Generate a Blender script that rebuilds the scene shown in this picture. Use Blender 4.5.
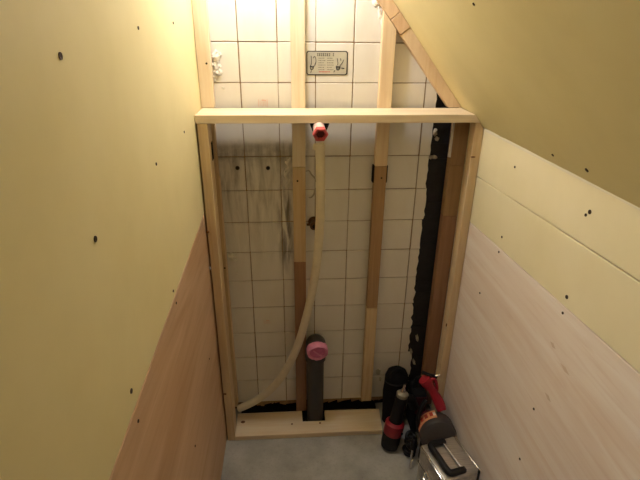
import bpy, bmesh, math, random
from mathutils import Vector, Matrix, Euler
random.seed(7)
for o in list(bpy.data.objects): bpy.data.objects.remove(o, do_unlink=True)
scn = bpy.context.scene
COL = scn.collection
S = 1.11            # one layout unit in metres (wall tile pitch 0.1 unit = 111 mm)

# ------------------------------------------------------------------ camera
FPX, PITCH, YAW, ROLL = 472.66, 0.42695, 0.06875, 0.00922
CAM = Vector((-0.17546, -1.32177, 1.28568))
_f = Vector((math.sin(YAW)*math.cos(PITCH), math.cos(YAW)*math.cos(PITCH), -math.sin(PITCH)))
_r = Vector((math.cos(YAW), -math.sin(YAW), 0)); _u = _r.cross(_f)
_r, _u = _r*math.cos(ROLL)+_u*math.sin(ROLL), -_r*math.sin(ROLL)+_u*math.cos(ROLL)
cd = bpy.data.cameras.new('camera'); cam = bpy.data.objects.new('camera', cd); COL.objects.link(cam)
cd.sensor_width = 36; cd.lens = FPX/640*36; cd.clip_start = 0.02
m = Matrix.Identity(4)
for i in range(3): m[i][0], m[i][1], m[i][2], m[i][3] = _r[i], _u[i], -_f[i], CAM[i]*S
cam.matrix_world = m
scn.camera = cam
def P(u, v, y):      # pixel -> point on the upright plane at depth y (layout units)
    d = _r*((u-320)/FPX) - _u*((v-240)/FPX) + _f
    return CAM + d*((y-CAM.y)/d.y)
def PX(u, v, x):     # pixel -> point on a side wall plane
    d = _r*((u-320)/FPX) - _u*((v-240)/FPX) + _f
    return CAM + d*((x-CAM.x)/d.x)

# ------------------------------------------------------------------ light, exposure
w = bpy.data.worlds.new('world'); scn.world = w; w.use_nodes = True
w.node_tree.nodes['Background'].inputs[0].default_value = (1.0, 0.94, 0.84, 1)
w.node_tree.nodes['Background'].inputs[1].default_value = 0.02
vs = scn.view_settings
vs.view_transform = 'Standard'; vs.look = 'None'; vs.gamma = 1; vs.use_curve_mapping = False
vs.exposure = 0.0
BULB_POWER, HALL_FILL_POWER = 165.0, 52.0
LAMP = Vector((-0.195, -0.168, 1.60))

# ------------------------------------------------------------------ materials
def srgb(r, g, b):
    f = lambda c: c/12.92 if c <= .04045 else ((c+.055)/1.055)**2.4
    return (f(r/255), f(g/255), f(b/255), 1)
class N:
    def __init__(s, name):
        s.m = bpy.data.materials.new(name); s.m.use_nodes = True
        s.t = s.m.node_tree; s.b = s.t.nodes['Principled BSDF']
    def node(s, typ, **kw):
        n = s.t.nodes.new(typ)
        for k, v in kw.items():
            if k in n.bl_rna.properties.keys(): setattr(n, k, v)
            else: n.inputs[k].default_value = v
        return n
    def link(s, a, b): s.t.links.new(a, b)
    def mathn(s, op, a, b=None, clamp=False):
        n = s.t.nodes.new('ShaderNodeMath'); n.operation = op; n.use_clamp = clamp
        for i, x in enumerate((a, b)):
            if x is None: continue
            if isinstance(x, (int, float)): n.inputs[i].default_value = x
            else: s.link(x, n.inputs[i])
        return n.outputs[0]
    def maprange(s, x, a, b, c=0., d=1.):
        n = s.t.nodes.new('ShaderNodeMapRange'); s.link(x, n.inputs[0])
        for i, v in enumerate((a, b, c, d)): n.inputs[i+1].default_value = v
        return n.outputs[0]
    def mix(s, fac, a, b, blend='MIX'):
        n = s.t.nodes.new('ShaderNodeMix'); n.data_type = 'RGBA'; n.blend_type = blend
        for i, x in ((0, fac), (6, a), (7, b)):
            if isinstance(x, (int, float)): n.inputs[i].default_value = x
            elif isinstance(x, tuple): n.inputs[i].default_value = x
            else: s.link(x, n.inputs[i])
        return n.outputs[2]
    def pos(s, scale=(1, 1, 1), rnd=0):
        g = s.t.nodes.new('ShaderNodeNewGeometry'); v = g.outputs['Position']
        if rnd:
            oi = s.t.nodes.new('ShaderNodeObjectInfo')
            k = s.mathn('MULTIPLY', oi.outputs['Random'], rnd)
            a = s.t.nodes.new('ShaderNodeVectorMath'); a.operation = 'ADD'; s.link(v, a.inputs[0]); s.link(k, a.inputs[1]); v = a.outputs[0]
        mp = s.t.nodes.new('ShaderNodeMapping'); mp.inputs['Scale'].default_value = scale; s.link(v, mp.inputs[0])
        return mp.outputs[0]
    def noise(s, vec, scale=1, detail=4, rough=.55, dist=0):
        n = s.t.nodes.new('ShaderNodeTexNoise'); s.link(vec, n.inputs['Vector'])
        n.inputs['Scale'].default_value = scale; n.inputs['Detail'].default_value = detail
        n.inputs['Roughness'].default_value = rough; n.inputs['Distortion'].default_value = dist
        return n.outputs['Fac']
    def bump(s, h, strength=.2, dist=.002):
        n = s.t.nodes.new('ShaderNodeBump'); n.inputs['Strength'].default_value = strength; n.inputs['Distance'].default_value = dist
        s.link(h, n.inputs['Height']); s.link(n.outputs[0], s.b.inputs['Normal'])
    def base(s, c):
        if isinstance(c, tuple): s.b.inputs['Base Color'].default_value = c
        else: s.link(c, s.b.inputs['Base Color'])
    def set(s, rough=.6, metal=0., spec=.5):
        s.b.inputs['Roughness'].default_value = rough; s.b.inputs['Metallic'].default_value = metal
        s.b.inputs['Specular IOR Level'].default_value = spec; return s.m

def wood(name, c1, c2, axis, rough=.6, stretch=14):
    n = N(name); sc = [stretch*6]*3; sc[axis] = 4
    g = n.noise(n.pos(tuple(sc), 17.), 1, 5, .6, .6)
    sc2 = [24]*3; sc2[axis] = 2
    g2 = n.noise(n.pos(tuple(sc2), 31.), 1, 3, .5, 1.2)
    oi = n.t.nodes.new('ShaderNodeObjectInfo')
    f = n.mathn('ADD', n.mathn('MULTIPLY', g, .55), n.mathn('MULTIPLY', g2, .45))
    c = n.mix(n.maprange(f, .36, .66), c1, c2)
    c = n.mix(n.maprange(oi.outputs['Random'], 0, 1, 0, .16), c, (c2[0]*.8, c2[1]*.78, c2[2]*.75, 1))
    n.base(c); n.bump(g, .12, .001)
    return n.set(rough, 0, .3)
PINE1, PINE2 = srgb(243, 229, 205), srgb(228, 203, 166)
pine = [wood('pine_along_%s' % 'xyz'[a], PINE1, PINE2, a) for a in range(3)]
tan = [wood('tan_timber_%s' % 'xyz'[a], srgb(226, 203, 164), srgb(204, 170, 128), a) for a in range(3)]
redwood = wood('reddish_timber', srgb(182, 144, 116), srgb(152, 112, 86), 2)
brownwood = wood('brown_timber', srgb(188, 155, 116), srgb(160, 124, 88), 2)
palewood = wood('pale_planed_timber', srgb(238, 214, 178), srgb(222, 190, 150), 2)

def ply(name, c1, c2, c3):
    n = N(name)
    g = n.noise(n.pos((60, 5, 75)), 1, 5, .6, .8)
    g2 = n.noise(n.pos((9, 1.1, 10)), 1, 3, .5, 1.5)
    blot = n.noise(n.pos((7, 4, 6)), 1, 2, .5)
    c = n.mix(n.maprange(g2, .36, .66), c1, c2)
    c = n.mix(n.maprange(g, .5, .75, 0, .35), c, c3)
    c = n.mix(n.maprange(blot, .62, .74, 0, .25), c, c3)
    n.base(c); n.bump(g, .06, .001)
    return n.set(.55, 0, .3)
ply_l = ply('plywood_left', srgb(212, 178, 146), srgb(196, 157, 121), srgb(166, 121, 88))
ply_r = ply('plywood_right', srgb(246, 234, 222), srgb(234, 214, 197), srgb(212, 182, 160))

def board(name, c):
    n = N(name)
    g = n.noise(n.pos((5, 5, 5)), 1, 4, .6)
    fine = n.noise(n.pos((300, 300, 300)), 1, 2, .5)
    cc = n.mix(n.maprange(g, .3, .7, 0, 1), c, (c[0]*.93, c[1]*.92, c[2]*.86, 1))
    n.base(cc); n.bump(fine, .05, .0006)
    return n.set(.62, 0, .35)
yellow = board('yellow_gypsum_board', srgb(236, 222, 173))
yellow2 = board('pale_yellow_gypsum_board', srgb(239, 227, 191))
core = board('gypsum_core', srgb(232, 222, 200))

def tile_mat():
    n = N('glazed_wall_tile'); p = n.pos((1/S, 1/S, 1/S))
    sx = n.t.nodes.new('ShaderNodeSeparateXYZ'); n.link(p, sx.inputs[0]); x, z = sx.outputs[0], sx.outputs[2]
    streak = n.noise(n.pos((48, 20, 7)), 1, 4, .6, .4)
    spots = n.noise(n.pos((40, 20, 40)), 1, 5, .65)
    edge = n.mathn('ADD', z, n.mathn('MULTIPLY', n.mathn('SUBTRACT', spots, .5), .03))
    top = n.maprange(edge, .992, .972)
    fade = n.maprange(z, .58, .86)
    left = n.maprange(x, -.10, -.17)
    d = n.mathn('MULTIPLY', n.mathn('MULTIPLY', top, fade), left)
    d1 = n.mathn('MULTIPLY', d, n.maprange(streak, .38, .66))
    band = n.mathn('MULTIPLY', n.mathn('MULTIPLY', n.maprange(edge, .992, .976), n.maprange(edge, .915, .945)), left)
    band = n.mathn('MULTIPLY', band, n.maprange(spots, .3, .65, .25, 1))
    # rust brown runs beside the old pipe
    run = n.mathn('MULTIPLY', n.mathn('MULTIPLY', n.maprange(x, -.215, -.195), n.maprange(x, -.160, -.18)), n.mathn('MULTIPLY', n.maprange(z, .56, .64), n.maprange(z, .86, .8)))
    run = n.mathn('MULTIPLY', run, n.maprange(streak, .42, .6))
    general = n.mathn('MULTIPLY', n.maprange(n.noise(n.pos((14, 9, 6)), 1, 4, .6), .45, .75), .22)
    c = n.mix(general, srgb(234, 228, 219), srgb(206, 190, 164))
    c = n.mix(n.mathn('MULTIPLY', d1, .55), c, srgb(92, 76, 56))
    c = n.mix(n.mathn('MULTIPLY', band, .45), c, srgb(70, 62, 52))
    c = n.mix(n.mathn('MULTIPLY', run, .7), c, srgb(66, 44, 24))
    n.base(c)
    r = n.mathn('ADD', n.mathn('MULTIPLY', n.mathn('ADD', d1, band, True), .35), .2, True)
    n.link(r, n.b.inputs['Roughness'])
    m = n.m; n.b.inputs['Specular IOR Level'].default_value = .5
    return m
tile_m = tile_mat()
def plain(name, c, rough=.6, metal=0., spec=.5, var=.12, scale=30, bump=0):
    n = N(name); g = n.noise(n.pos((scale,)*3), 1, 4, .6)
    n.base(n.mix(n.maprange(g, .35, .7), c, (c[0]*(1-var), c[1]*(1-var), c[2]*(1-var), 1)))
    if bump: n.bump(g, bump, .003)
    return n.set(rough, metal, spec)
grout = plain('brown_mortar', srgb(172, 142, 106), .95, 0, .1, .4, 60, .4)
dark_mortar = plain('dark_mortar', srgb(58, 46, 38), .95, 0, .1, .4, 50, .5)
tar = plain('black_tar_paper', srgb(44, 42, 44), .55, 0, .4, .4, 40, .4)
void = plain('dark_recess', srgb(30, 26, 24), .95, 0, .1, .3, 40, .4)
plaster = plain('white_plaster', srgb(240, 234, 222), .85, 0, .2, .1, 80, .6)
greyplaster = plain('grey_adhesive', srgb(186, 176, 158), .5, 0, .4, .2, 90, .6)
screw_m = plain('dark_steel_screw', srgb(64, 46, 30), .5, .6)
hole_m = plain('dark_hole', srgb(26, 20, 16), .9)
knot_m = plain('wood_knot', srgb(120, 74, 40), .6)
pvc = plain('dark_grey_pvc', srgb(62, 60, 60), .42, 0, .5)
pink = plain('pink_tape', srgb(236, 152, 188), .5, 0, .4, .2, 60, .4)
pinkdark = plain('pink_tape_fold', srgb(212, 110, 154), .5, 0, .4, .2, 60, .4)
hose_m = plain('beige_hose', srgb(228, 214, 186), .5, 0, .4, .12, 25)
redcap = plain('red_cap_plastic', srgb(206, 84, 84), .4)
palecap = plain('lit_pink_plastic', srgb(244, 212, 206), .4)  # sleeve pink paled: the glare on its lit top is in the colour
redcap_in = plain('red_cap_bore', srgb(96, 26, 26), .6)
brass = plain('old_brass', srgb(104, 78, 58), .4, .8)
blackm = plain('black_plastic', srgb(14, 13, 14), .5, 0, .35)
blackcloth = plain('black_fabric', srgb(24, 23, 25), .9, 0, .2, .3, 150, .3)
drumgrey = plain('charcoal_housing', srgb(66, 61, 60), .5)
red = plain('red_plastic', srgb(156, 22, 42), .42)
chrome = plain('chrome', srgb(225, 225, 225), .18, 1)
creamm = plain('grey_cream_collar', srgb(150, 142, 122), .45, .2)
steel = None
def steel_mat():
    n = N('brushed_aluminium'); g = n.noise(n.pos((14, 320, 90)), 1, 3, .6)
    n.base(n.mix(n.maprange(g, .35, .65), srgb(196, 192, 186), srgb(166, 162, 156))); n.bump(g, .05, .0006)
    n.link(n.maprange(g, .3, .7, .30, .42), n.b.inputs['Roughness'])
    n.b.inputs['Metallic'].default_value = .85; return n.m
steel = steel_mat()
plate_m = plain('sign_plate', srgb(212, 207, 190), .4, .25)
ink = plain('black_ink', srgb(44, 40, 34), .6)
inkgrey = plain('grey_ink', srgb(128, 120, 102), .6)
inkred = plain('red_ink', srgb(206, 96, 84), .6)
stampred = plain('faded_red_ink', srgb(232, 190, 170), .4)
orange = plain('orange_sticker', srgb(228, 164, 120), .5, 0, .4, .1, 30)
stickerred = plain('sticker_print', srgb(180, 60, 44), .5)
def floor_mat():
    n = N('concrete_floor'); a = n.noise(n.pos((6, 6, 6)), 1, 6, .65); b = n.noise(n.pos((120, 120, 120)), 1, 3, .6)
    c = n.mix(n.maprange(a, .35, .68), srgb(188, 186, 180), srgb(152, 149, 142))
    n.base(n.mix(n.maprange(b, .55, .75, 0, .3), c, srgb(110, 104, 92))); n.bump(b, .2, .002)
    return n.set(.8, 0, .3)
concrete = floor_mat()
def emit(name, c, s):
    n = N(name); n.b.inputs['Emission Color'].default_value = c; n.b.inputs['Emission Strength'].default_value = s
    n.base(c); return n.m

# ------------------------------------------------------------------ mesh helpers (layout units, scaled to metres on build)
class MB:
    def __init__(s): s.bm = bmesh.new()
    def box(s, a, b, bev=0., seg=1):
        vs_ = [s.bm.verts.new((x, y, z)) for x in (a[0], b[0]) for y in (a[1], b[1]) for z in (a[2], b[2])]
        fs = [s.bm.faces.new([vs_[i] for i in q]) for q in ((0,1,3,2),(4,6,7,5),(0,4,5,1),(2,3,7,6),(0,2,6,4),(1,5,7,3))]
        if bev:
            es = {e for f in fs for e in f.edges}
            bmesh.ops.bevel(s.bm, geom=list(es), offset=bev, segments=seg, affect='EDGES', profile=.5)
        return s
    def prism(s, pts, d, bev=0.):      # polygon (list of 3D points) extruded by vector d
        a = [s.bm.verts.new(p) for p in pts]; b = [s.bm.verts.new(Vector(p)+Vector(d)) for p in pts]
        n = len(a); fs = [s.bm.faces.new(a[::-1]), s.bm.faces.new(b)]
        for i in range(n): fs.append(s.bm.faces.new((a[i], a[(i+1) % n], b[(i+1) % n], b[i])))
        if bev:
            es = {e for f in fs for e in f.edges}
            bmesh.ops.bevel(s.bm, geom=list(es), offset=bev, segments=1, affect='EDGES')
        return s
    def lathe(s, prof, base, axis=(0, 0, 1), n=24, cap=True):   # prof: (radius, height)
        q = Vector(axis).normalized().to_track_quat('Z', 'Y'); base = Vector(base); rings = []
        for r, h in prof:
            rings.append([s.bm.verts.new(base+q @ Vector((r*math.cos(2*math.pi*i/n), r*math.sin(2*math.pi*i/n), h))) for i in range(n)])
        for a, b in zip(rings, rings[1:]):
            for i in range(n): s.bm.faces.new((a[i], a[(i+1) % n], b[(i+1) % n], b[i]))
        if cap:
            s.bm.faces.new(rings[0][::-1]); s.bm.faces.new(rings[-1])
        return s
    def tube(s, pts, r, n=12, sub=6, closed=False):
        pts = [Vector(p) for p in pts]; P_ = []
        L = len(pts)
        for i in range(L-1 if not closed else L):
            p0, p1, p2, p3 = (pts[(i+k-1) % L] if closed else pts[min(max(i+k-1, 0), L-1)] for k in range(4))
            for j in range(sub):
                t = j/sub
                P_.append(.5*((2*p1)+(p2-p0)*t+(2*p0-5*p1+4*p2-p3)*t*t+(3*p1-p0-3*p2+p3)*t**3))
        if not closed: P_.append(pts[-1])
        rings = []; nrm = None; K = len(P_)
        for i, p in enumerate(P_):
            t = (P_[(i+1) % K]-P_[i-1]) if closed else (P_[min(i+1, K-1)]-P_[max(i-1, 0)])
            t.normalize()
            if nrm is None: nrm = t.orthogonal().normalized()
            nrm = (nrm-t*nrm.dot(t)).normalized(); bn = t.cross(nrm)
            rr = r(i/(K-1)) if callable(r) else r
            rings.append([s.bm.verts.new(p+(nrm*math.cos(2*math.pi*k/n)+bn*math.sin(2*math.pi*k/n))*rr) for k in range(n)])
        for i in range(K if closed else K-1):
            a, b = rings[i], rings[(i+1) % K]
            for k in range(n): s.bm.faces.new((a[k], a[(k+1) % n], b[(k+1) % n], b[k]))
        if not closed:
            s.bm.faces.new(rings[0][::-1]); s.bm.faces.new(rings[-1])
        return s
    def blob(s, c, r, sub=2, jag=.25, seed=1):
        rn = random.Random(seed)
        res = bmesh.ops.create_icosphere(s.bm, subdivisions=sub, radius=1)
        ph = [rn.uniform(0, 6.28) for _ in range(6)]
        for v in res['verts']:
            k = 1+jag*(math.sin(v.co.x*4+ph[0])*math.sin(v.co.z*5+ph[1])+.6*math.sin(v.co.y*7+ph[2]+v.co.z*6))*.7+rn.uniform(-jag, jag)*.35
            v.co = Vector((c[0]+v.co.x*r[0]*k, c[1]+v.co.y*r[1]*k, c[2]+v.co.z*r[2]*k))
        return s
    def xf(s, M_):
        bmesh.ops.transform(s.bm, matrix=M_, verts=s.bm.verts); return s
    def build(s, name, mat, parent=None, origin=None, smooth=False):
        bmesh.ops.recalc_face_normals(s.bm, faces=s.bm.faces)
        o_w = Vector((0, 0, 0))
        if origin is not None: o_w = Vector(origin)
        elif parent is not None: o_w = Vector(parent.get('_o', (0, 0, 0)))
        for v in s.bm.verts: v.co = (v.co-o_w)*S
        me = bpy.data.meshes.new(name); s.bm.to_mesh(me); s.bm.free()
        me.materials.append(mat)
        if smooth:
            for p in me.polygons: p.use_smooth = True
            me.set_sharp_from_angle(angle=math.radians(38))
        o = bpy.data.objects.new(name, me); COL.objects.link(o)
        o['_o'] = tuple(o_w)
        if parent is not None:
            o.parent = parent
            o.location = (o_w-Vector(parent['_o']))*S
        else: o.location = o_w*S
        return o
def tag(o, label=None, cat=None, group=None, kind=None):
    for k, v in (('label', label), ('category', cat), ('group', group), ('kind', kind)):
        if v: o[k] = v
    return o
def thing(name, label, cat, loc, group=None, kind=None):
    o = bpy.data.objects.new(name, None); o.empty_display_size = .05; COL.objects.link(o)
    o.location = Vector(loc)*S; o['_o'] = tuple(loc)
    return tag(o, label, cat, group, kind)

# ------------------------------------------------------------------ room measures (layout units)
XL, XR = -.404, .327          # faces of the side walls
YF, YB = -.130, -.025         # front and back of the low timber frame
YEND = -1.46                  # open end of the closet
SLOPE = 1.243; ZSP = 1.048    # sloped ceiling springs from the right wall here
def zceil(x): return ZSP+(XR-x)*SLOPE
ZT = .019                     # top of the sill

# floor
tag(MB().box((-1.3, -2.6, -.08), (1.2, .09, 0)).build('floor', concrete), 'bare grey concrete floor of the closet', 'floor', kind='structure')

# screws: shared shape
def screw_mesh(r, name):
    b = MB().lathe([(r*.35, .0006), (r*.8, .0010), (r, .0012), (r*1.05, -.0005)], (0, 0, 0), (0, 0, 1), 10)
    o = b.build(name, screw_m); me = o.data; bpy.data.objects.remove(o); return me
SCREW = screw_mesh(.0038, 'screw'); SCREW_S = screw_mesh(.0027, 'screw_small')
def screw(p, normal, parent, me=SCREW, name='screw'):
    o = bpy.data.objects.new(name, me); COL.objects.link(o); o.parent = parent
    o.location = (Vector(p)-Vector(parent['_o']))*S
    o.rotation_euler = Vector(normal).to_track_quat('Z', 'Y').to_euler(); o['_o'] = tuple(p); return o

# left wall
TH = .011
wl = tag(MB().box((XL-.09, YEND, 0), (XL-TH-.0005, .09, 2.0)).build('wall_left', dark_mortar), 'closet left wall of yellow board above reddish plywood', 'wall', kind='structure')
zl = lambda y: .8235+(y+.13)*.0675        # seam falls slightly towards the door
def lsheet(z0, z1, mat, name, lab):
    a, b = YEND, -.0
    o = MB().prism([(XL, b, z0(b)), (XL, b, z1(b)), (XL, a, z1(a)), (XL, a, z0(a))], (-TH, 0, 0), .0012).build(name, mat, wl); o['label'] = lab; return o
gl = lsheet(lambda y: zl(y)+.0012, lambda y: 1.99, yellow, 'gypsum_panel', 'upper yellow board sheet of the left wall')
pl = lsheet(lambda y: .004, lambda y: zl(y)-.0012, ply_l, 'plywood_panel', 'reddish plywood sheet low on the left wall')
for u, v in [(60, 56), (138, 28), (173, 23), (156, 164), (184, 132), (95, 239), (173, 291), (131, 391)]:
    screw(PX(u, v, XL), (1, 0, 0), gl, SCREW if (u, v) in ((60, 56), (95, 239), (131, 391)) else SCREW_S)
for y in (-1.07, -1.34):
    for z in (1.28, 1.066, .79): screw((XL, y, z), (1, 0, 0), gl)
for u, v in [(138, 421), (176, 303)]: screw(PX(u, v, XL), (1, 0, 0), pl, SCREW_S)
for y in (-.26, -.51, -.79, -1.07): screw((XL, y, .45 if y > -.3 else .40), (1, 0, 0), pl, SCREW_S)

# right wall: three sheets
wr = tag(MB().box((XR+TH+.0005, YEND, 0), (XR+.09, .09, 1.06)).build('wall_right', dark_mortar), 'closet right wall of two yellow strips above pale plywood', 'wall', kind='structure')
zs1 = lambda y: .920-(y+.13)*.05       # slightly rising seams
zs2 = lambda y: .787-(y+.13)*.06
def sheet(z0, z1, mat, name, lab):
    a, b = YEND, -.0
    pts = [(XR, b, z0(b)), (XR, b, z1(b)), (XR, a, z1(a)), (XR, a, z0(a))]
    o = MB().prism(pts, (TH, 0, 0), .001).build(name, mat, wr); o['label'] = lab; return o
g1 = sheet(lambda y: zs1(y)+.0012, lambda y: ZSP-.001-(y+.13)*.008, yellow2, 'gypsum_panel', 'upper pale yellow strip of the right wall')
g2 = sheet(lambda y: zs2(y)+.0012, lambda y: zs1(y)-.0012, yellow2, 'gypsum_panel', 'lower pale yellow strip of the right wall')
pr = sheet(lambda y: .004, lambda y: zs2(y)-.0012, ply_r, 'plywood_panel', 'large pale plywood sheet of the right wall')
for u, v in [(515, 167), (590, 212), (586, 215)]: screw(PX(u, v, XR), (-1, 0, 0), g1, SCREW if u == 590 else SCREW_S)
for u, v in [(502, 237), (567, 297)]: screw(PX(u, v, XR), (-1, 0, 0), g2, SCREW if u == 567 else SCREW_S)
for u, v in [(499, 252), (563, 313), (534, 409), (520, 459), (480, 293)]: screw(PX(u, v, XR), (-1, 0, 0), pr, SCREW_S)
for u, v, L in [(565, 369, 8), (553, 345, 5), (548, 397, 6)]:
    p = PX(u, v, XR)
    MB().prism([(XR-.0004, p.y-.002*L, p.z-.002), (XR-.0004, p.y, p.z-.005), (XR-.0004, p.y+.002*L, p.z+.001), (XR-.0004, p.y, p.z+.004)], (.002, 0, 0)).build('wood_knot', plain('pale_knot', srgb(222, 198, 176), .6), pr)

# sloped ceiling (underside of the stair): prism along the room
def cpt(x, y, off=0.):         # point on the ceiling line, off = distance above it
    nx, nz = SLOPE/math.hypot(1, SLOPE), 1/math.hypot(1, SLOPE)
    return (x+nx*off, y, zceil(x)+nz*off)
cl_pts = [cpt(XR-.0005, .03), cpt(XL+.0005, .03), cpt(XL+.0005, .03, .011), cpt(XR-.0005, .03, .011)]
ceil = tag(MB().prism(cl_pts, (0, YEND-.03, 0), .0008).build('ceiling', yellow), 'steeply sloping yellow board ceiling under the stair', 'ceiling', kind='structure')
cn = Vector((-SLOPE, 0, -1)).normalized()
def PC(u, v):                  # pixel -> point on ceiling plane
    d = _r*((u-320)/FPX) - _u*((v-240)/FPX) + _f
    o = Vector((XR, 0, ZSP)); return CAM+d*((o-CAM).dot(cn)/d.dot(cn))
for u, v in [(474, 4), (587, 170), (553, 155)]: screw(PC(u, v), cn, ceil, SCREW if u == 587 else SCREW_S)
# white paper edge where the ceiling meets the wall
e = MB()
rn = random.Random(3); ys = [YEND+i*(-.14-YEND)/60 for i in range(61)]
for a, b in zip(ys, ys[1:]):
    h = .003+.003*rn.random()
    e.box((XR-.0022, a, ZSP-.008*(a+.13)-.0055), (XR+.001, b, ZSP-.008*(a+.13)-.005+h))
o = e.build('torn_paper_edge', core, ceil); o['label'] = 'ragged whitish paper edge along the ceiling joint'

# back wall: mortar, tiles, black sheet
wb = tag(MB().box((XL-.09, .0035, .045), (.228, .09, 2.0)).build('wall_back', grout), 'old cream tiled back wall behind the timber frame', 'wall', kind='structure')
TS = .0979
def tile_shape(wd, ht, jag=0, seed=0):
    b = MB()
    if jag:
        rn = random.Random(seed); pts = [(-wd/2, 0, -ht/2)]
        k = 7
        right = [(wd/2+rn.uniform(-jag, jag), 0, -ht/2+ht*i/k) for i in range(k+1)]
        pts += right+[(-wd/2, 0, ht/2)]
        b.prism(pts, (0, .006, 0))
    else: b.box((-wd/2, 0, -ht/2), (wd/2, .006, ht/2), .0014)
    return b
ob = tile_shape(TS, TS).build('tile', tile_m); TILE = ob.data; bpy.data.objects.remove(ob)
def put_tile(cx, cz, me):
    o = bpy.data.objects.new('tile', me); COL.objects.link(o); o.parent = wb
    o.location = Vector((cx+random.uniform(-.0005, .0005), random.uniform(-.0006, .0004), cz+random.uniform(-.0005, .0005)))*S
    o.rotation_euler = (random.uniform(-.004, .004), 0, random.uniform(-.004, .004)); return o
for r in range(-6, 13):
    zc = 1.345-.1*r-.05
    for c in range(-1, 5):
        xc = -.3+.1*c+.05
        if zc-.05 > zceil(xc-.05)+.01: continue
        put_tile(xc, zc, TILE)
    if zc-.05 < zceil(.2)+.01:                      # broken part tiles at the right end
        wd = .030+(.010 if r >= 11 else 0)+random.uniform(-.003, .002)
        ob = tile_shape(wd, TS, .0022 if r < 8 else .004, r+50).build('tile', tile_m); me = ob.data; bpy.data.objects.remove(ob)
        put_tile(.2+.0014+wd/2, zc, me)
bs = MB()
for i in range(24):
    z0, z1 = .03+i*.045, .03+(i+1)*.045
    bs.box((.215, .012+.003*math.sin(i*1.9), z0), (XR, .03, z1+.002))
bs.box((.215, .015, 1.1), (XR, .03, 1.3))
o = bs.build('black_backing_sheet', tar, wb); o['label'] = 'black crumpled tar paper right of the tiles'
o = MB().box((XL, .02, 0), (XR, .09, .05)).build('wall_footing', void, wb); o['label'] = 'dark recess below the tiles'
o = MB().box((XL+.04, -.0165, .0005), (.125, .03, .013)).build('gap_slab', void, wb); o['label'] = 'dark gap between the sill and the tiles'  # low dark slab covering the floor between sill and tiles
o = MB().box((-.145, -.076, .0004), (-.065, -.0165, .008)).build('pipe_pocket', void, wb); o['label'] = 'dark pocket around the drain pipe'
mt = MB()
rn = random.Random(11); x = XL+.004
while x < .21:
    wd = rn.uniform(.012, .035); mt.prism([(x, .001, .047), (x, .001, .047-rn.uniform(.008, .022)), (x+wd, .001, .047-rn.uniform(.006, .024)), (x+wd, .001, .047)], (0, .03, 0)); x += wd
o = mt.build('mortar_edge', grout, wb); o['label'] = 'ragged mortar below the bottom row of tiles'
# remains on the tiles
def blobs(name, spec, mat, label, parent=wb):
    b = MB()
    for i, (u, v, rx, rz, ry) in enumerate(spec):
        p = P(u, v, 0); b.blob((p.x, 0, p.z), (rx, ry, rz), 2, .35, i*7+len(spec))
    o = b.build(name, mat, parent, smooth=True); o['label'] = label; return o
blobs('plaster_lump', [(216, 57, .011, .014, .012), (217, 66, .009, .012, .011), (219, 72, .009, .010, .012), (215, 78, .006, .008, .006), (223, 88, .004, .004, .003)]+[(217+3.5*math.sin(i*2.3), 52+i*2.4, .003+.002*(i%3), .003+.002*(i%2), .010) for i in range(11)], plaster, 'crumbly white plaster lump left above the beam')
blobs('plaster_lump', [(376, 3, .010, .012, .007), (380, 12, .006, .016, .007), (382, 20, .004, .012, .005)]+[(377+i*.8, 1+i*3.1, .003+.002*(i%2), .004, .008) for i in range(8)], plaster, 'white plaster scrap at the top by the sloping rail')
blobs('plaster_lump', [(231, 255, .009, .007, .016), (234, 259, .010, .006, .014), (237, 272, .003, .006, .006)], plaster, 'white plaster crumb low on the left tiles')
blobs('adhesive_smear', [(289, 167, .006, .016, .003), (292, 178, .008, .018, .004), (287, 186, .005, .010, .003), (290, 160, .004, .008, .002)], plaster, 'pale scraped adhesive left of the middle strip')
sq = MB(); rn = random.Random(4)
for pts in ([(293, 158), (290, 163), (292, 169), (288, 175), (291, 181), (288, 187)], [(288, 161), (291, 167), (287, 171), (289, 178)], [(290, 170), (293, 176), (290, 184)]):
    sq.tube([(P(u-2.5, v, 0).x, -.004, P(u-2.5, v, 0).z) for u, v in pts], lambda t: .0030+.0014*math.sin(t*17), 6, 4)
sq.build('adhesive_squiggle', plaster, wb)['label'] = 'white ridges of scraped adhesive beside the middle batten'
ring = MB(); rp = P(305, 185, 0)
for a0, a1 in ((-4.6, -3.2), (-1.2, -.2), (.1, 1.5)):
    ring.tube([(rp.x+(.032+rn.uniform(-.003, .003))*math.cos(a0+(a1-a0)*i/5), -.0008, rp.z+(.043+rn.uniform(-.004, .004))*math.sin(a0+(a1-a0)*i/5)) for i in range(6)], lambda t: .0014+.0012*math.sin(t*3.1), 6, 4)
ring.build('adhesive_ring', greyplaster, wb)['label'] = 'faint broken ring of adhesive beside the hose'
blobs('plaster_lump', [(435, 132, .006, .010, .006), (437, 139, .006, .007, .006), (434, 157, .008, .005, .014), (430, 157, .004, .004, .016)], greyplaster, 'grey mortar crumbs on the black sheet')
blobs('plaster_lump', [(417, 338, .004, .012, .012), (411, 351, .004, .010, .012), (414, 362, .004, .008, .014)], greyplaster, 'mortar crumbs at the broken tile edge')
blobs('plaster_lump', [(378, 372, .010, .012, .006), (380, 379, .006, .008, .005)], greyplaster, 'grey mortar patch low beside the tool bag')
for u, v in [(237.5, 168), (268, 168)]:
    p = P(u, v, 0)
    a = MB().lathe([(.0062, -.0005), (.0056, .0022), (.0042, .0024), (.0038, .0005)], (p.x, 0, p.z), (0, -1, 0), 14).build('wall_plug', screw_m, wb)
    MB().lathe([(.0036, .0002), (.0036, .0012)], (p.x, 0, p.z), (0, -1, 0), 10).build('plug_hole', hole_m, a)
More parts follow.
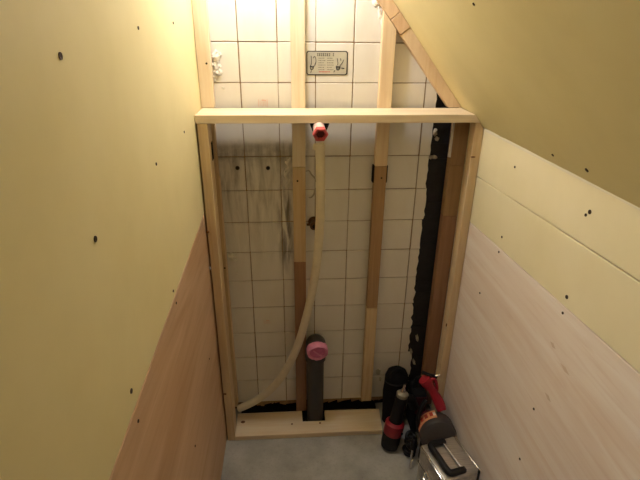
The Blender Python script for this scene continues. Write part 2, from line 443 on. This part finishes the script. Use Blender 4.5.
def stamp(u, v, sc):
    p = P(u, v, -.0012); b = MB()
    for i, (dx, h) in enumerate([(-5, 3.2), (-3.2, 2.4), (-1.2, 3), (.4, 3), (2, 2.6), (3.4, 3), (5, 3.2)]):
        x = p.x+dx*.0024*sc; b.box((x-.0005*sc, -.0013, p.z-h*.003*sc), (x+.0005*sc, -.0005, p.z+h*.003*sc))
        if i in (2, 3, 4): b.box((x, -.0013, p.z+h*.002*sc), (x+.003*sc, -.0005, p.z+h*.003*sc))
    b.build('stamp_mark', stampred, wb)['label'] = 'faded red maker stamp on a tile'
stamp(263, 103, 1); stamp(267, 322, .8)

# ------------------------------------------------------------------ low front timber frame
fr = thing('timber_frame', 'low pale timber frame of ledge, side posts and floor sill', 'timber frame', (0, -.08, 0))
xe = lambda z: XR-(z-ZSP)/SLOPE-.0015
o = MB().prism([(XL+.001, YF, 1.062), (XL+.001, YF, 1.083), (xe(1.083), YF, 1.083), (xe(1.062), YF, 1.062)], (0, YB-YF, 0), .0012).build('ledge_beam', pine[0], fr); o['label'] = 'horizontal pale ledge beam'
ls = MB().box((XL+.0045, YF+.001, .0005), (-.3745, -.072, 1.0615), .0012).build('post', tan[2], fr)
rs = MB().prism([(.303, YF+.001, .0005), (XR-.001, YF+.001, .0005), (XR-.001, YF+.001, 1.046), (.315, YF+.001, 1.0612), (.303, YF+.001, 1.0612)], (0, .036, 0), .0012).build('post', tan[2], fr)
NX0, NX1, NY = -.146, -.064, -.077
sp = MB().prism([(-.375, YF, .0005), (.128, YF, .0005), (.134, YB-.005, .0005), (NX1, YB-.002, .0005), (NX1, NY, .0005), (NX0, NY, .0005), (NX0, YB, .0005), (-.375, YB, .0005)], (0, 0, ZT), .0012).build('sill', pine[0], fr)
sp['label'] = 'notched floor sill'
def knot(p, n, parent, rx, rz, mat=knot_m):
    o = MB().lathe([(1, -.0004), (.96, .0004), (.5, .0006)], (0, 0, 0), (0, 0, 1), 10)
    q = Vector(n).to_track_quat('Z', 'Y').to_matrix().to_4x4()
    o.xf(Matrix.Diagonal((rx, rz, 1, 1))); o.xf(Matrix.Translation(Vector(p)) @ q)
    return o.build('knot', mat, parent)
d = lambda u, v, z: (lambda r_: CAM+r_*((z-CAM.z)/r_.z))(_r*((u-320)/FPX)-_u*((v-240)/FPX)+_f)
knot(d(243, 422, ZT+.0005), (0, 0, 1), sp, .008, .006); knot(d(292, 424, ZT+.0005), (0, 0, 1), sp, .004, .003)
knot(d(320, 423, ZT+.0005), (0, 0, 1), sp, .004, .004)
knot(P(208, 232, YF+.001), (0, -1, 0), ls, .004, .004); knot(P(225, 394, YF+.001), (0, -1, 0), ls, .005, .004)
knot(P(473, 157, YF+.001), (0, -1, 0), rs, .007, .002); knot(P(446.5, 325, YF+.001), (0, -1, 0), rs, .002, .006)
b = MB().blob(P(210, 268, YF), (.003, .003, .005), 1, .3, 4).build('plaster_crumb', plaster, ls)

# ------------------------------------------------------------------ battens on the wall
def batten(label, x0, x1, pieces, yfront=YB, top_cut=None):
    t = thing('wall_batten', label, 'batten', ((x0+x1)/2, -.012, 0), 'upright battens on the tiled wall')
    out = []
    for (z0, z1, mat, dy) in pieces:
        if callable(z1): pts = [(x0, yfront+dy, z0), (x1, yfront+dy, z0), (x1, yfront+dy, z1(x1)), (x0, yfront+dy, z1(x0))]
        else: pts = [(x0, yfront+dy, z0), (x1, yfront+dy, z0), (x1, yfront+dy, z1), (x0, yfront+dy, z1)]
        out.append(MB().prism(pts, (0, -.0015-(yfront+dy), 0), .001).build('board', mat, t))
    return t, out
RW = .047                      # rafter depth measured vertically
zr = lambda x: zceil(x)-RW-.002
JZ = P(300, 167, YB).z
z262 = P(299, 262, YB).z; z308 = P(372, 308, YB).z; z216 = P(450, 216, -.03).z
tA, bA = batten('pale corner batten against the left wall', XL+.001, -.3685, [(1.0845, lambda x: min(zceil(x)-.05, 1.9), pine[2], 0)])
bA.append(MB().box((XL+.001, YB, .05), (-.3735, -.0015, 1.0835), .001).build('board', tan[2], tA))
screw(P(206.5, 63.5, YB), (0, -1, 0), bA[0], SCREW_S); screw(P(224.8, 268, YB), (0, -1, 0), bA[1], SCREW_S)
MB().box((-.3746, -.098, P(211, 160, -.09).z), (-.3738, -.074, P(211, 142, -.09).z)).build('shadow_patch', void, ls)  # dark box painted in for the shadow between post and batten
MB().box((-.3733, -.0235, .06), (-.3715, -.0012, JZ-.03), .0004).build('edge_strip', palewood, tA)['label'] = 'thin pale edge strip'
tB, bB = batten('middle batten, pale above and reddish below, left of the hose', -.1655, -.129, [(JZ, lambda x: zr(x), pine[2], 0), (z262, JZ-.0008, tan[2], 0), (.018, z262-.0008, redwood, 0)])
screw(P(297.5, 181, YB), (0, -1, 0), bB[1], SCREW_S)
tC, bC = batten('batten right of the hose with brown middle and pale foot', .0685, .1035, [(JZ, lambda x: zr(x), palewood, 0), (z308, JZ-.0008, brownwood, 0), (.055, z308-.0008, tan[2], -.003)])
screw(P(381.5, 178, YB), (0, -1, 0), bC[1], SCREW_S)
for x0, x1 in ((.0645, .0683), (.1037, .1068)):  # dark strips stand in for the shadow gaps of the packing behind
    MB().box((x0, -.021, P(380, 183, YB).z), (x1, -.0012, JZ)).build('shim_shadow_gap', void, bC[1])['label'] = 'dark strip painted as the shadow gap beside the packing'
tD, bD = batten('brown and reddish corner batten right of the black sheet', .283, XR-.001, [(P(460, 165, -.03).z, 1.058, brownwood, 0), (z216, P(460, 165, -.03).z-.0008, brownwood, 0), (.03, z216-.0008, redwood, 0)], -.03)
b = MB()
for i in range(9):
    z0 = 1.055-.012*i; b.box((.2795-.0004*i, -.0305, z0-.0125), (.2832, -.022, z0), .0005)
b.build('plaster_bead', plaster, tD)['label'] = 'white plaster bead along the batten edge'

# sloping rail under the ceiling, three lengths
ra = thing('sloping_rail', 'pale sloping rail in three lengths under the yellow ceiling', 'rail', (.2, -.015, 1.0))
def rail(x0, x1, mat, dy):
    cut = .024
    A = lambda x, k: (x, zceil(x)-.001-k*RW)
    s_ = RW*SLOPE/(1+SLOPE**2)
    pts = [(x0, zceil(x0)-.001), (x1, zceil(x1)-.001), (x1-s_, zceil(x1)-.001-s_/SLOPE), (x0-s_, zceil(x0)-.001-s_/SLOPE)]
    return MB().prism([(x, YB-.003+dy, z) for x, z in pts], (0, .0265-dy, 0), .001).build('board', mat, ra)
xa = P(410, 27, YB).x; xb = P(400, 13, YB).x
zlow = 1.0842
railmat = wood('rail_timber', srgb(232, 200, 160), srgb(206, 166, 124), 2)
x_end = XR-(zlow-ZSP)/SLOPE
s_ = RW*SLOPE/(1+SLOPE**2)
MB().prism([(x, YB-.003, z) for x, z in [(xa+.0006, zceil(xa)-.001), (x_end-.001, zlow), (x_end-RW*.8, zlow), (xa-s_+.0006, zceil(xa)-.001-s_/SLOPE)]], (0, .0265, 0), .001).build('board', palewood, ra)
rail(xb+.0006, xa-.0006, railmat, -.002)
rail(XL+.06, xb-.0006, railmat, 0)

# ------------------------------------------------------------------ instruction plate
p0, p1 = P(306.5, 75, 0), P(348, 51, 0)
px0, px1, pz0, pz1 = p0.x, p1.x, p0.z, p1.z
ip = thing('instruction_plate', 'small grey instruction plate with diagrams on the upper tiles', 'sign', ((px0+px1)/2, -.002, pz0))
bd = MB(); q = .004
rr = lambda x0, x1, z0, z1, k: [(x0+k, z0), (x1-k, z0), (x1, z0+k), (x1, z1-k), (x1-k, z1), (x0+k, z1), (x0, z1-k), (x0, z0+k)]
MB().prism([(x, -.0022, z) for x, z in rr(px0, px1, pz0, pz1, q)], (0, .0012, 0)).build('border', ink, ip)
MB().prism([(x, -.0028, z) for x, z in rr(px0+.0022, px1-.0030, pz0+.0022, pz1-.0022, .003)], (0, .0012, 0)).build('plate', plate_m, ip)
W_, H_ = px1-px0, pz1-pz0
def at_(fx, fz): return px0+W_*fx, pz1-H_*fz
def marks(name, lst, mat, label=None):
    b = MB()
    for fx0, fz0, fx1, fz1 in lst:
        a, c = at_(fx0, fz1); e_, g = at_(fx1, fz0); b.box((a, -.0032, c), (e_, -.0027, g))
    o = b.build(name, mat, ip)
    if label: o['label'] = label
rn = random.Random(5); gl_ = []
for k in range(9):
    if k == 7: continue
    x = .255+k*.047
    gl_ += [(x, .10, x+.034, .12), (x+.004, .15, x+.03, .17), (x+.014, .09, x+.02, .21), (x, .19, x+.034, .21)]
    if k % 2: gl_.append((x+.002, .1, x+.009, .21))
marks('title_print', gl_, ink, 'dark row of title characters')
tx = []
for col in range(2):
    for r in range(6):
        x = .29+col*.21
        while x < .29+col*.21+(.17 if r % 2 else .14)-.02:
            l = rn.uniform(.012, .03); tx.append((x, .28+r*.095, x+l, .31+r*.095)); x += l+.012
marks('text_print', tx, inkgrey, 'small grey lines of print')
marks('red_print', [(.3+k*.035, .84, .3+k*.035+.026, .88) for k in range(8)], inkred, 'red line of print')
pic = MB()
def line2(pts, r=.0008): pic.tube([(at_(x, z)[0], -.0029, at_(x, z)[1]) for x, z in pts], r, 5, 3)
line2([(.11, .2), (.12, .5), (.09, .62)]); line2([(.16, .3), (.2, .22), (.23, .4), (.2, .6), (.17, .62)])
line2([(.09, .62), (.1, .75), (.15, .75), (.17, .62)], .0013); line2([(.1, .64), (.16, .66)], .0016); line2([(.12, .8), (.1, .9)]); line2([(.2, .55), (.23, .45)])
pic.build('left_diagram', ink, ip)
pic = MB()
line2([(.74, .3), (.76, .5), (.74, .6)]); line2([(.9, .35), (.86, .5), (.81, .6)]); line2([(.72, .62), (.74, .76), (.79, .76), (.81, .62)], .0015); line2([(.73, .65), (.8, .65)], .0018)
line2([(.85, .7), (.92, .72)], .0014); line2([(.66, .88), (.69, .8)], .001); line2([(.82, .3), (.83, .4)])
pic.build('right_diagram', ink, ip)

# ------------------------------------------------------------------ water supply: capped stub and hose
c0 = P(321, 133, -.165)
ws = thing('water_stub', 'short capped water stub with red hexagonal end under the beam', 'pipe stub', (c0.x, 0, c0.z))
wz = c0.z+.012
MB().lathe([(.020, 0), (.020, .003), (.016, .006), (.012, .010), (.012, .12)], (c0.x, -.0015, wz), (0, -1, -.02), 20).build('wall_flange', brass, ws, smooth=True)
MB().prism([(c0.x-.026, -.124, 1.0605), (c0.x+.024, -.124, 1.0605), (c0.x+.016, -.124, 1.040), (c0.x-.018, -.124, 1.040)], (0, .03, 0), .001).build('bracket', blackm, ws)
ax = Vector((.05, -1, -.28)).normalized(); st = Vector((c0.x-.003, -.122, wz-.006))
MB().lathe([(.0150, 0), (.0150, .022), (.0165, .024), (.0165, .036)], st, ax, 24).build('sleeve', palecap, ws, smooth=True)
hexb = MB(); r1, r2, r3 = .0195, .0125, .011
hexb.lathe([(r1*.95, 0), (r1, .002), (r1, .012), (r1*.93, .014), (r2, .014), (r3, .004)], st+ax*.030, ax, 6)
hexb.build('hex_cap', redcap, ws)
MB().lathe([(.0112, 0), (.0108, .003)], st+ax*.0335, ax, 16).build('bore', redcap_in, ws)

hp = [(c0.x, -.105, 1.005)]
for i, (u, v) in enumerate([(320, 150), (320.5, 172), (320.5, 200), (319.5, 230), (317, 260), (312.5, 290), (305.5, 320), (296, 350), (283.5, 374), (269, 391), (254, 401.5), (239, 408.5)]):
    p = P(u, v, -.105+.058*(i/11)); hp.append(tuple(p))
hs = thing('hose', 'beige hose hanging from the red capped stub and curving left', 'hose', hp[-1])
MB().tube(hp, .0128, 14, 6).build('hose_body', hose_m, hs, smooth=True)
MB().lathe([(.0150, 0), (.0158, .002), (.0158, .012), (.0140, .014)], (c0.x, -.1045, .990), (0, .0, 1), 18).build('hose_collar', hose_m, hs, smooth=True)

vp = P(314, 224, -.02)
vs_ = thing('valve_stub', 'small old brass valve stub on the tiles beside the hose', 'valve', (vp.x, 0, vp.z))
MB().lathe([(.017, 0), (.017, .002), (.010, .006), (.009, .022), (.013, .024), (.013, .036), (.007, .038)], (vp.x, -.001, vp.z), (0, -1, 0), 16).build('valve_body', brass, vs_, smooth=True)
MB().lathe([(.006, 0), (.006, .0025)], (vp.x, -.0382, vp.z), (0, -1, 0), 12).build('valve_bore', hole_m, vs_)
MB().tube([(vp.x-.008, -.028, vp.z), (vp.x-.017, -.028, vp.z+.002), (vp.x-.022, -.028, vp.z+.001)], .004, 8, 3).build('valve_lug', brass, vs_, smooth=True)

# ------------------------------------------------------------------ drain pipe with pink cap
pxm = (P(306.8, 390, -.05).x+P(323.8, 390, -.05).x)/2
dp = thing('drain_pipe', 'dark grey upright drain pipe elbow sealed with pink tape', 'pipe', (pxm, -.048, 0))
R_ = .0305; yc = -.046; et = P(318, 350, -.075)
zc = et.z+.006
MB().tube([(pxm, yc, .0005), (pxm, yc, .1), (pxm, yc, zc-.035)], R_*.94, 24, 3).build('pipe', pvc, dp, smooth=True)
MB().tube([(pxm, yc, zc-.05), (pxm, yc, zc-.02), (pxm, yc-.003, zc-.004), (pxm, yc-.014, zc+.006), (pxm, yc-.03, zc+.004)], R_*1.08, 24, 6).build('elbow', pvc, dp, smooth=True)
MB().lathe([(R_*1.12, 0), (R_*1.12, .012)], (pxm, yc, zc-.062), (0, 0, 1), 24).build('socket_ring', pvc, dp, smooth=True)
axp = Vector((.06, -1, -.22)).normalized(); sc_ = Vector((pxm+.003, yc-.024, zc+.001))
cap = MB(); n = 26
prof = [(R_*1.06, 0), (R_*1.13, .004), (R_*1.12, .022), (R_*1.05, .027), (R_*.93, .026), (R_*.86, .021)]
cap.lathe(prof, sc_, axp, n)
rn = random.Random(2)
for v in cap.bm.verts: v.co += Vector((rn.uniform(-1, 1), rn.uniform(-1, 1), rn.uniform(-1, 1)))*.0012
cp = cap.build('tape_cap', pink, dp, smooth=True)
MB().lathe([(R_*.85, 0), (R_*.6, .0015), (.001, .0005)], sc_+axp*.0212, axp, 18).build('tape_face', pinkdark, cp, smooth=True)
qm = axp.to_track_quat('Z', 'Y')
f0, f1 = sc_+axp*.0235+Vector((-.017, 0, .013)), sc_+axp*.0235+Vector((.016, 0, -.014))
MB().tube([f0, (f0+f1)/2+axp*.003, f1], .0022, 8, 4).build('tape_fold', pink, cp, smooth=True)
# little loose end of tape on top
MB().prism([(pxm-.012, yc-.03, zc+.026), (pxm+.012, yc-.03, zc+.028), (pxm+.003, yc-.028, zc+.038)], (0, .004, 0), .0006).build('tape_tail', pink, cp)

# ------------------------------------------------------------------ tools in the right-hand corner
# aluminium case
CA = math.radians(15); CH = .24
cb = Vector((.2360, -.4400, 0))
Mc = Matrix.Translation(cb) @ Matrix.Rotation(CA, 4, 'Z')
case = thing('metal_case', 'small silver metal case with black carry handle by the right wall', 'case', cb)
hx, hy = .0540, .0610
MB().box((-hx, -hy, .004), (hx, hy, CH), .007, 3).xf(Mc).build('case_body', steel, case, smooth=True)
for sx in (-1, 1):
    MB().box((sx*hx-.0025, -hy+.006, CH-.0045), (sx*hx+.0025, hy-.006, CH+.0018), .002, 2).xf(Mc).build('edge_trim', chrome, case, smooth=True)
    for sy in (-1, 1):
        b = MB().box((sx*hx-.008, sy*hy-.001-.0005, CH-.05), (sx*hx+.001, sy*hy+.008, CH-.002), .003, 2).xf(Mc)
        if sx == 1 and sy == -1: b.build('corner_cap', blackm, case, smooth=True)
        else: b.bm.free()
        MB().lathe([(.007, 0), (.006, .0045)], Mc @ Vector((sx*(hx-.012), sy*(hy-.012), 0)), (0, 0, 1), 10).build('foot', blackm, case)
MB().box((-hx-.0006, -hy-.0006, CH-.062), (hx+.0006, hy+.0006, CH-.0605)).xf(Mc).build('lid_seam', blackm, case)
# handle on top
hx0, hx1 = -.033, .004
MB().box((hx0+.006, -.040, CH-.001), (hx1+.002, .036, CH+.0012), .0006).xf(Mc).build('handle_plate', steel, case)
hd = MB().tube([(hx1, .047, CH+.006), (hx0+.010, .048, CH+.007), (hx0+.001, .040, CH+.008), (hx0, .0, CH+.009), (hx0+.001, -.040, CH+.008), (hx0+.010, -.049, CH+.007), (hx1+.004, -.049, CH+.006)], .0088, 12, 6).xf(Mc).build('handle', blackm, case, smooth=True)
MB().tube([(hx1+.003, .042, CH+.005), (hx1+.004, -.040, CH+.005)], .0030, 8, 6).xf(Mc).build('handle_bar', chrome, case, smooth=True)
for sy in (.047, -.049):
    MB().box((hx1-.006, sy-.007, CH-.001), (hx1+.012, sy+.007, CH+.012), .003, 2).xf(Mc).build('handle_mount', blackm, case, smooth=True)
lt = MB().box((-hx-.005, -.012, CH-.085), (-hx+.001, .016, CH-.045), .0015).xf(Mc).build('latch', chrome, case)
MB().tube([(-hx-.007, -.009, CH-.05), (-hx-.010, -.009, CH-.066), (-hx-.010, .013, CH-.066), (-hx-.007, .013, CH-.05)], .0018, 6, 4).xf(Mc).build('latch_wire', chrome, lt, smooth=True)

# red power tool with round charcoal housing
tl = thing('power_tool', 'red handled power tool with round charcoal housing and orange sticker', 'power tool', (.268, -.25, 0))
MB().box((.226, -.292, .0006), (.316, -.226, .085), .01, 2).build('base', blackm, tl, smooth=True)
dmb = Vector((.2680, -.232, .132)); dn = Vector((-.10, -1, .30)).normalized()
MB().lathe([(.046, 0), (.053, .003), (.0558, .010), (.0558, .056), (.051, .064), (.040, .068), (.016, .069)], dmb, dn, 32).build('housing', drumgrey, tl, smooth=True)
def band(a0, a1, h0, h1, r, name, mat, par, k=12):
    b = MB(); A = []
    ex = Vector((1, 0, 0)); ex = (ex-dn*ex.dot(dn)).normalized(); ey = Vector((0, 0, 1)); ey = (ey-dn*ey.dot(dn)-ex*ey.dot(ex)).normalized()   # from +x towards up
    for rr_ in (r, r+.0009):
        for h in (h0, h1):
            A.append([b.bm.verts.new(dmb+dn*h+(ex*math.cos(a)+ey*math.sin(a))*rr_) for a in [a0+(a1-a0)*i/k for i in range(k+1)]])
    for i in range(k):
        for p_, q_ in ((0, 1), (2, 3), (0, 2), (1, 3)): b.bm.faces.new((A[p_][i], A[p_][i+1], A[q_][i+1], A[q_][i]))
    for i in (0, k): b.bm.faces.new((A[0][i], A[1][i], A[3][i], A[2][i]))
    return b.build(name, mat, par, smooth=True)
rad = math.radians
st_ = band(rad(92), rad(172), .004, .046, .0559, 'sticker', orange, tl)
for k in range(4): band(rad(102+k*17), rad(112+k*17), .014, .034, .0568, 'sticker_print', stickerred, st_, 3)
band(rad(94), rad(101), .016, .033, .0568, 'sticker_patch', plaster, st_, 3)
MB().tube([(.268, -.235, .110), (.262, -.205, .120), (.248, -.180, .125)], lambda t: .038-.010*t, 14, 5).build('motor_body', plain('dark_red_plastic', srgb(92, 18, 30), .4), tl, smooth=True)
pts = [P(442, 411, -.222), P(439, 403, -.205), P(434, 393, -.192), P(428, 384, -.182), P(424, 379, -.178)]
MB().tube(pts, lambda t: .0135+.0035*math.sin(min(t*2, 1)*3.14)+.0055*max(0, min(1, (t-.6)/.2)), 14, 6).build('handle', red, tl, smooth=True)
tp = P(432, 383, -.175); MB().tube([P(425, 381, -.18), P(434, 379, -.18), P(437, 388, -.186), P(435, 396, -.19)], .0052, 10, 5).build('guard_loop', red, tl, smooth=True)
MB().tube([P(430, 378, -.176), P(434, 376.5, -.176), P(440, 375, -.176)], .0036, 8, 3).build('lever', chrome, tl, smooth=True)
MB().tube([P(422, 372, -.17), P(429, 375, -.174), P(437, 377, -.176)], .0055, 8, 4).build('top_cap', blackm, tl, smooth=True)
MB().tube([P(419, 432, -.25), P(418, 420, -.24), P(421, 408, -.225), P(426, 400, -.215)], .007, 10, 5).build('power_lead', blackm, tl, smooth=True)

# drill leaning back: black end, red ring, black body, grey collar, bright bit
bA0 = Vector((.150, -.205, .0)); top = P(405, 384, -.165)
b0 = Vector((.144, -.185, .0265)); ad = (top-b0).normalized()
dr = thing('cordless_drill', 'black and red drill standing tilted with its bit up', 'drill', (b0.x, b0.y, 0))
L = (top-b0).length
MB().lathe([(.022, -.022), (.028, -.018), (.030, .0), (.030, .037)], b0, ad, 24).build('end_cap', blackm, dr, smooth=True)
MB().lathe([(.030, 0), (.0315, .002), (.0315, .040), (.0235, .048)], b0+ad*.036, ad, 24).build('red_ring', red, dr, smooth=True)
MB().lathe([(.0045, 0), (.0045, .003)], b0+ad*.055+Vector((.020, -.026, .0)), (.6, -.8, .1), 10).build('button', blackm, dr)
MB().lathe([(.022, 0), (.021, .010), (.019, .06), (.021, .09), (.017, .10)], b0+ad*.083, ad, 20).build('body', blackm, dr, smooth=True)
MB().lathe([(.0155, 0), (.0175, .003), (.019, .022), (.0195, .026), (.016, .030), (.010, .033)], b0+ad*(L-.062), ad, 20).build('chuck', creamm, dr, smooth=True)
MB().lathe([(.0085, 0), (.0075, .010), (.004, .016), (.004, .03)], b0+ad*(L-.031), ad, 14).build('bit', chrome, dr, smooth=True)
MB().tube([b0+ad*.16+Vector((.01, .01, 0)), b0+ad*.15+Vector((.040, .022, -.002)), b0+ad*.12+Vector((.062, .03, -.012))], .016, 12, 5).build('pistol_grip', blackm, dr, smooth=True)

# black tool bag behind
BX = .178
bg = thing('tool_bag', 'rounded black cloth tool bag slumped behind the drill', 'bag', (BX, -.066, 0))
bb = MB().lathe([(.030, .0008), (.038, .004), (.0415, .05), (.0425, .13), (.0425, .17), (.040, .20), (.032, .220), (.018, .231), (.004, .234)], (BX, -.066, 0), (0, 0, 1), 22)
for v in bb.bm.verts:
    k = 1+.04*math.sin(v.co.z*60+v.co.x*50); v.co.x = BX+(v.co.x-BX)*k; v.co.y = -.066+(v.co.y+.066)*.80*k
bb.build('bag_body', blackcloth, bg, smooth=True)
MB().tube([(BX-.028, -.075, .203), (BX-.018, -.082, .228), (BX, -.082, .238), (BX+.018, -.082, .228), (BX+.028, -.075, .203)], .005, 8, 5).build('carry_strap', blackcloth, bg, smooth=True)
MB().tube([(BX-.039*math.cos(a), -.066-.034*math.sin(a), .185) for a in [i*math.pi/10 for i in range(11)]], .003, 6, 2).build('bag_seam', blackm, bg, smooth=True)
tpch = thing('tool_pouch', 'black tool pouch with dark red flap beside the drill', 'pouch', (.246, -.105, 0))
MB().box((.226, -.135, .0006), (.272, -.045, .17), .014, 3).build('pouch_body', blackcloth, tpch, smooth=True)
MB().prism([(.228, -.137, .165), (.270, -.137, .165), (.266, -.137, .095), (.249, -.137, .080), (.232, -.137, .095)], (0, .0025, 0), .001).build('flap', plain('dark_red_cloth', srgb(74, 18, 26), .8), tpch)
MB().tube([(.236, -.09, .165), (.240, -.09, .205), (.258, -.09, .205), (.262, -.09, .165)], .005, 8, 5).build('loop', blackcloth, tpch, smooth=True)

# coiled cord heap and chisel
cc = thing('coiled_cord', 'heap of coiled black cord between the drill and the case', 'cord', (.207, -.222, 0))
rn = random.Random(9)
for k in range(6):
    cx, cy, r0 = .203+rn.uniform(-.003, .003), -.215+rn.uniform(-.004, .004), .0155+rn.uniform(-.003, .001)
    z0 = .007+k*.013; ph = rn.uniform(0, 6)
    MB().tube([(cx+r0*math.cos(a), cy+1.15*r0*math.sin(a), z0+.004*math.sin(2*a+ph)) for a in [i*math.pi/5 for i in range(10)]], .0065, 8, 4, True).build('cord_loop', blackm, cc, smooth=True)
ch = thing('chisel', 'slim steel chisel leaning in the gap beside the case', 'chisel', (.196, -.285, 0))
a, b_ = Vector((.190, -.275, .003)), Vector((.200, -.252, .06))
MB().tube([a, a.lerp(b_, .5), b_], .0042, 8, 3).build('blade', chrome, ch, smooth=True)
b2 = b_+(b_-a)*.55
MB().tube([b_, b_.lerp(b2, .3), b_.lerp(b2, .8), b2], lambda t: .007+.003*math.sin(t*3.14), 12, 4).build('handle', blackm, ch, smooth=True)

# ------------------------------------------------------------------ lamp on the sloping ceiling (above the frame of the picture)
lz = zceil(LAMP.x)
lamp = thing('ceiling_lamp', 'bare bulb in a white holder under the sloping ceiling', 'lamp', (LAMP.x, LAMP.y, lz))
white = plain('white_ceramic', srgb(235, 232, 225), .35)
MB().lathe([(.05, -.004), (.05, .010), (.03, .02)], Vector(cpt(LAMP.x, LAMP.y, -.006)), cn, 24).build('ceiling_rose', white, lamp, smooth=True)
MB().tube([cpt(LAMP.x, LAMP.y, -.015), (LAMP.x-.002, LAMP.y, LAMP.z+.075), (LAMP.x, LAMP.y, LAMP.z+.05)], .016, 14, 4).build('lamp_holder', white, lamp, smooth=True)
rb = .034
bulb = MB().lathe([(.012, .055), (.014, .045), (.022, .032), (.031, .018), (rb, 0), (.031, -.014), (.0225, -.0255), (.010, -.0325), (.001, -.034)], LAMP, (0, 0, 1), 20)
bulb.build('bulb', emit('bulb_glow', (.97, 1.0, 1.13, 1), BULB_POWER), lamp, smooth=True)

# ------------------------------------------------------------------ hall behind the camera
hall = board('hall_wall_paint', srgb(128, 110, 86))
tag(MB().box((-1.3, -2.62, 0), (1.2, -2.58, 2.2)).build('wall_hall', hall), 'plain cream hall wall opposite the closet', 'wall', kind='structure')
tag(MB().box((-1.34, -2.62, 0), (-1.3, YEND, 2.2)).build('wall_hall_side', hall), 'plain cream side wall of the hall', 'wall', kind='structure')
tag(MB().box((1.2, -2.62, 0), (1.24, YEND, 2.2)).build('wall_hall_end', hall), 'plain cream end wall of the hall', 'wall', kind='structure')
tag(MB().box((-1.34, -2.62, 2.2), (1.24, YEND, 2.24)).build('ceiling_hall', hall), 'plain white hall ceiling', 'ceiling', kind='structure')
tag(MB().box((-1.3, YEND-.03, 0), (XL-.012, YEND, 2.2)).build('wall_front_left', hall), 'hall wall left of the closet opening', 'wall', kind='structure')
tag(MB().box((XR+.012, YEND-.03, 0), (1.2, YEND, 2.2)).build('wall_front_right', hall), 'hall wall right of the closet opening', 'wall', kind='structure')
tag(MB().prism([(XL-.012, YEND, 1.95), (XL-.012, YEND, 2.2), (XR+.012, YEND, 2.2), (XR+.012, YEND, 1.05)], (0, -.03, 0)).build('wall_front_top', hall), 'hall wall above the sloping closet opening', 'wall', kind='structure')
hl = thing('hall_fill_light', 'added fill light, round and flat, on the unseen hall ceiling', 'lamp', (-.72, -2.05, 2.2))  # unseen lamp added as fill from the door side, mainly for the right wall
MB().lathe([(.16, 0), (.165, .02), (.155, .028)], (-.72, -2.05, 2.1995), (0, 0, -1), 28).build('light_base', white, hl, smooth=True)
MB().lathe([(.15, 0), (.14, .02), (.09, .035), (.001, .04)], (-.72, -2.05, 2.171), (0, 0, -1), 28).build('light_shade', emit('hall_fill_glow', (1, .97, .9, 1), HALL_FILL_POWER), hl, smooth=True)

for o in bpy.data.objects:
    if '_o' in o: del o['_o']
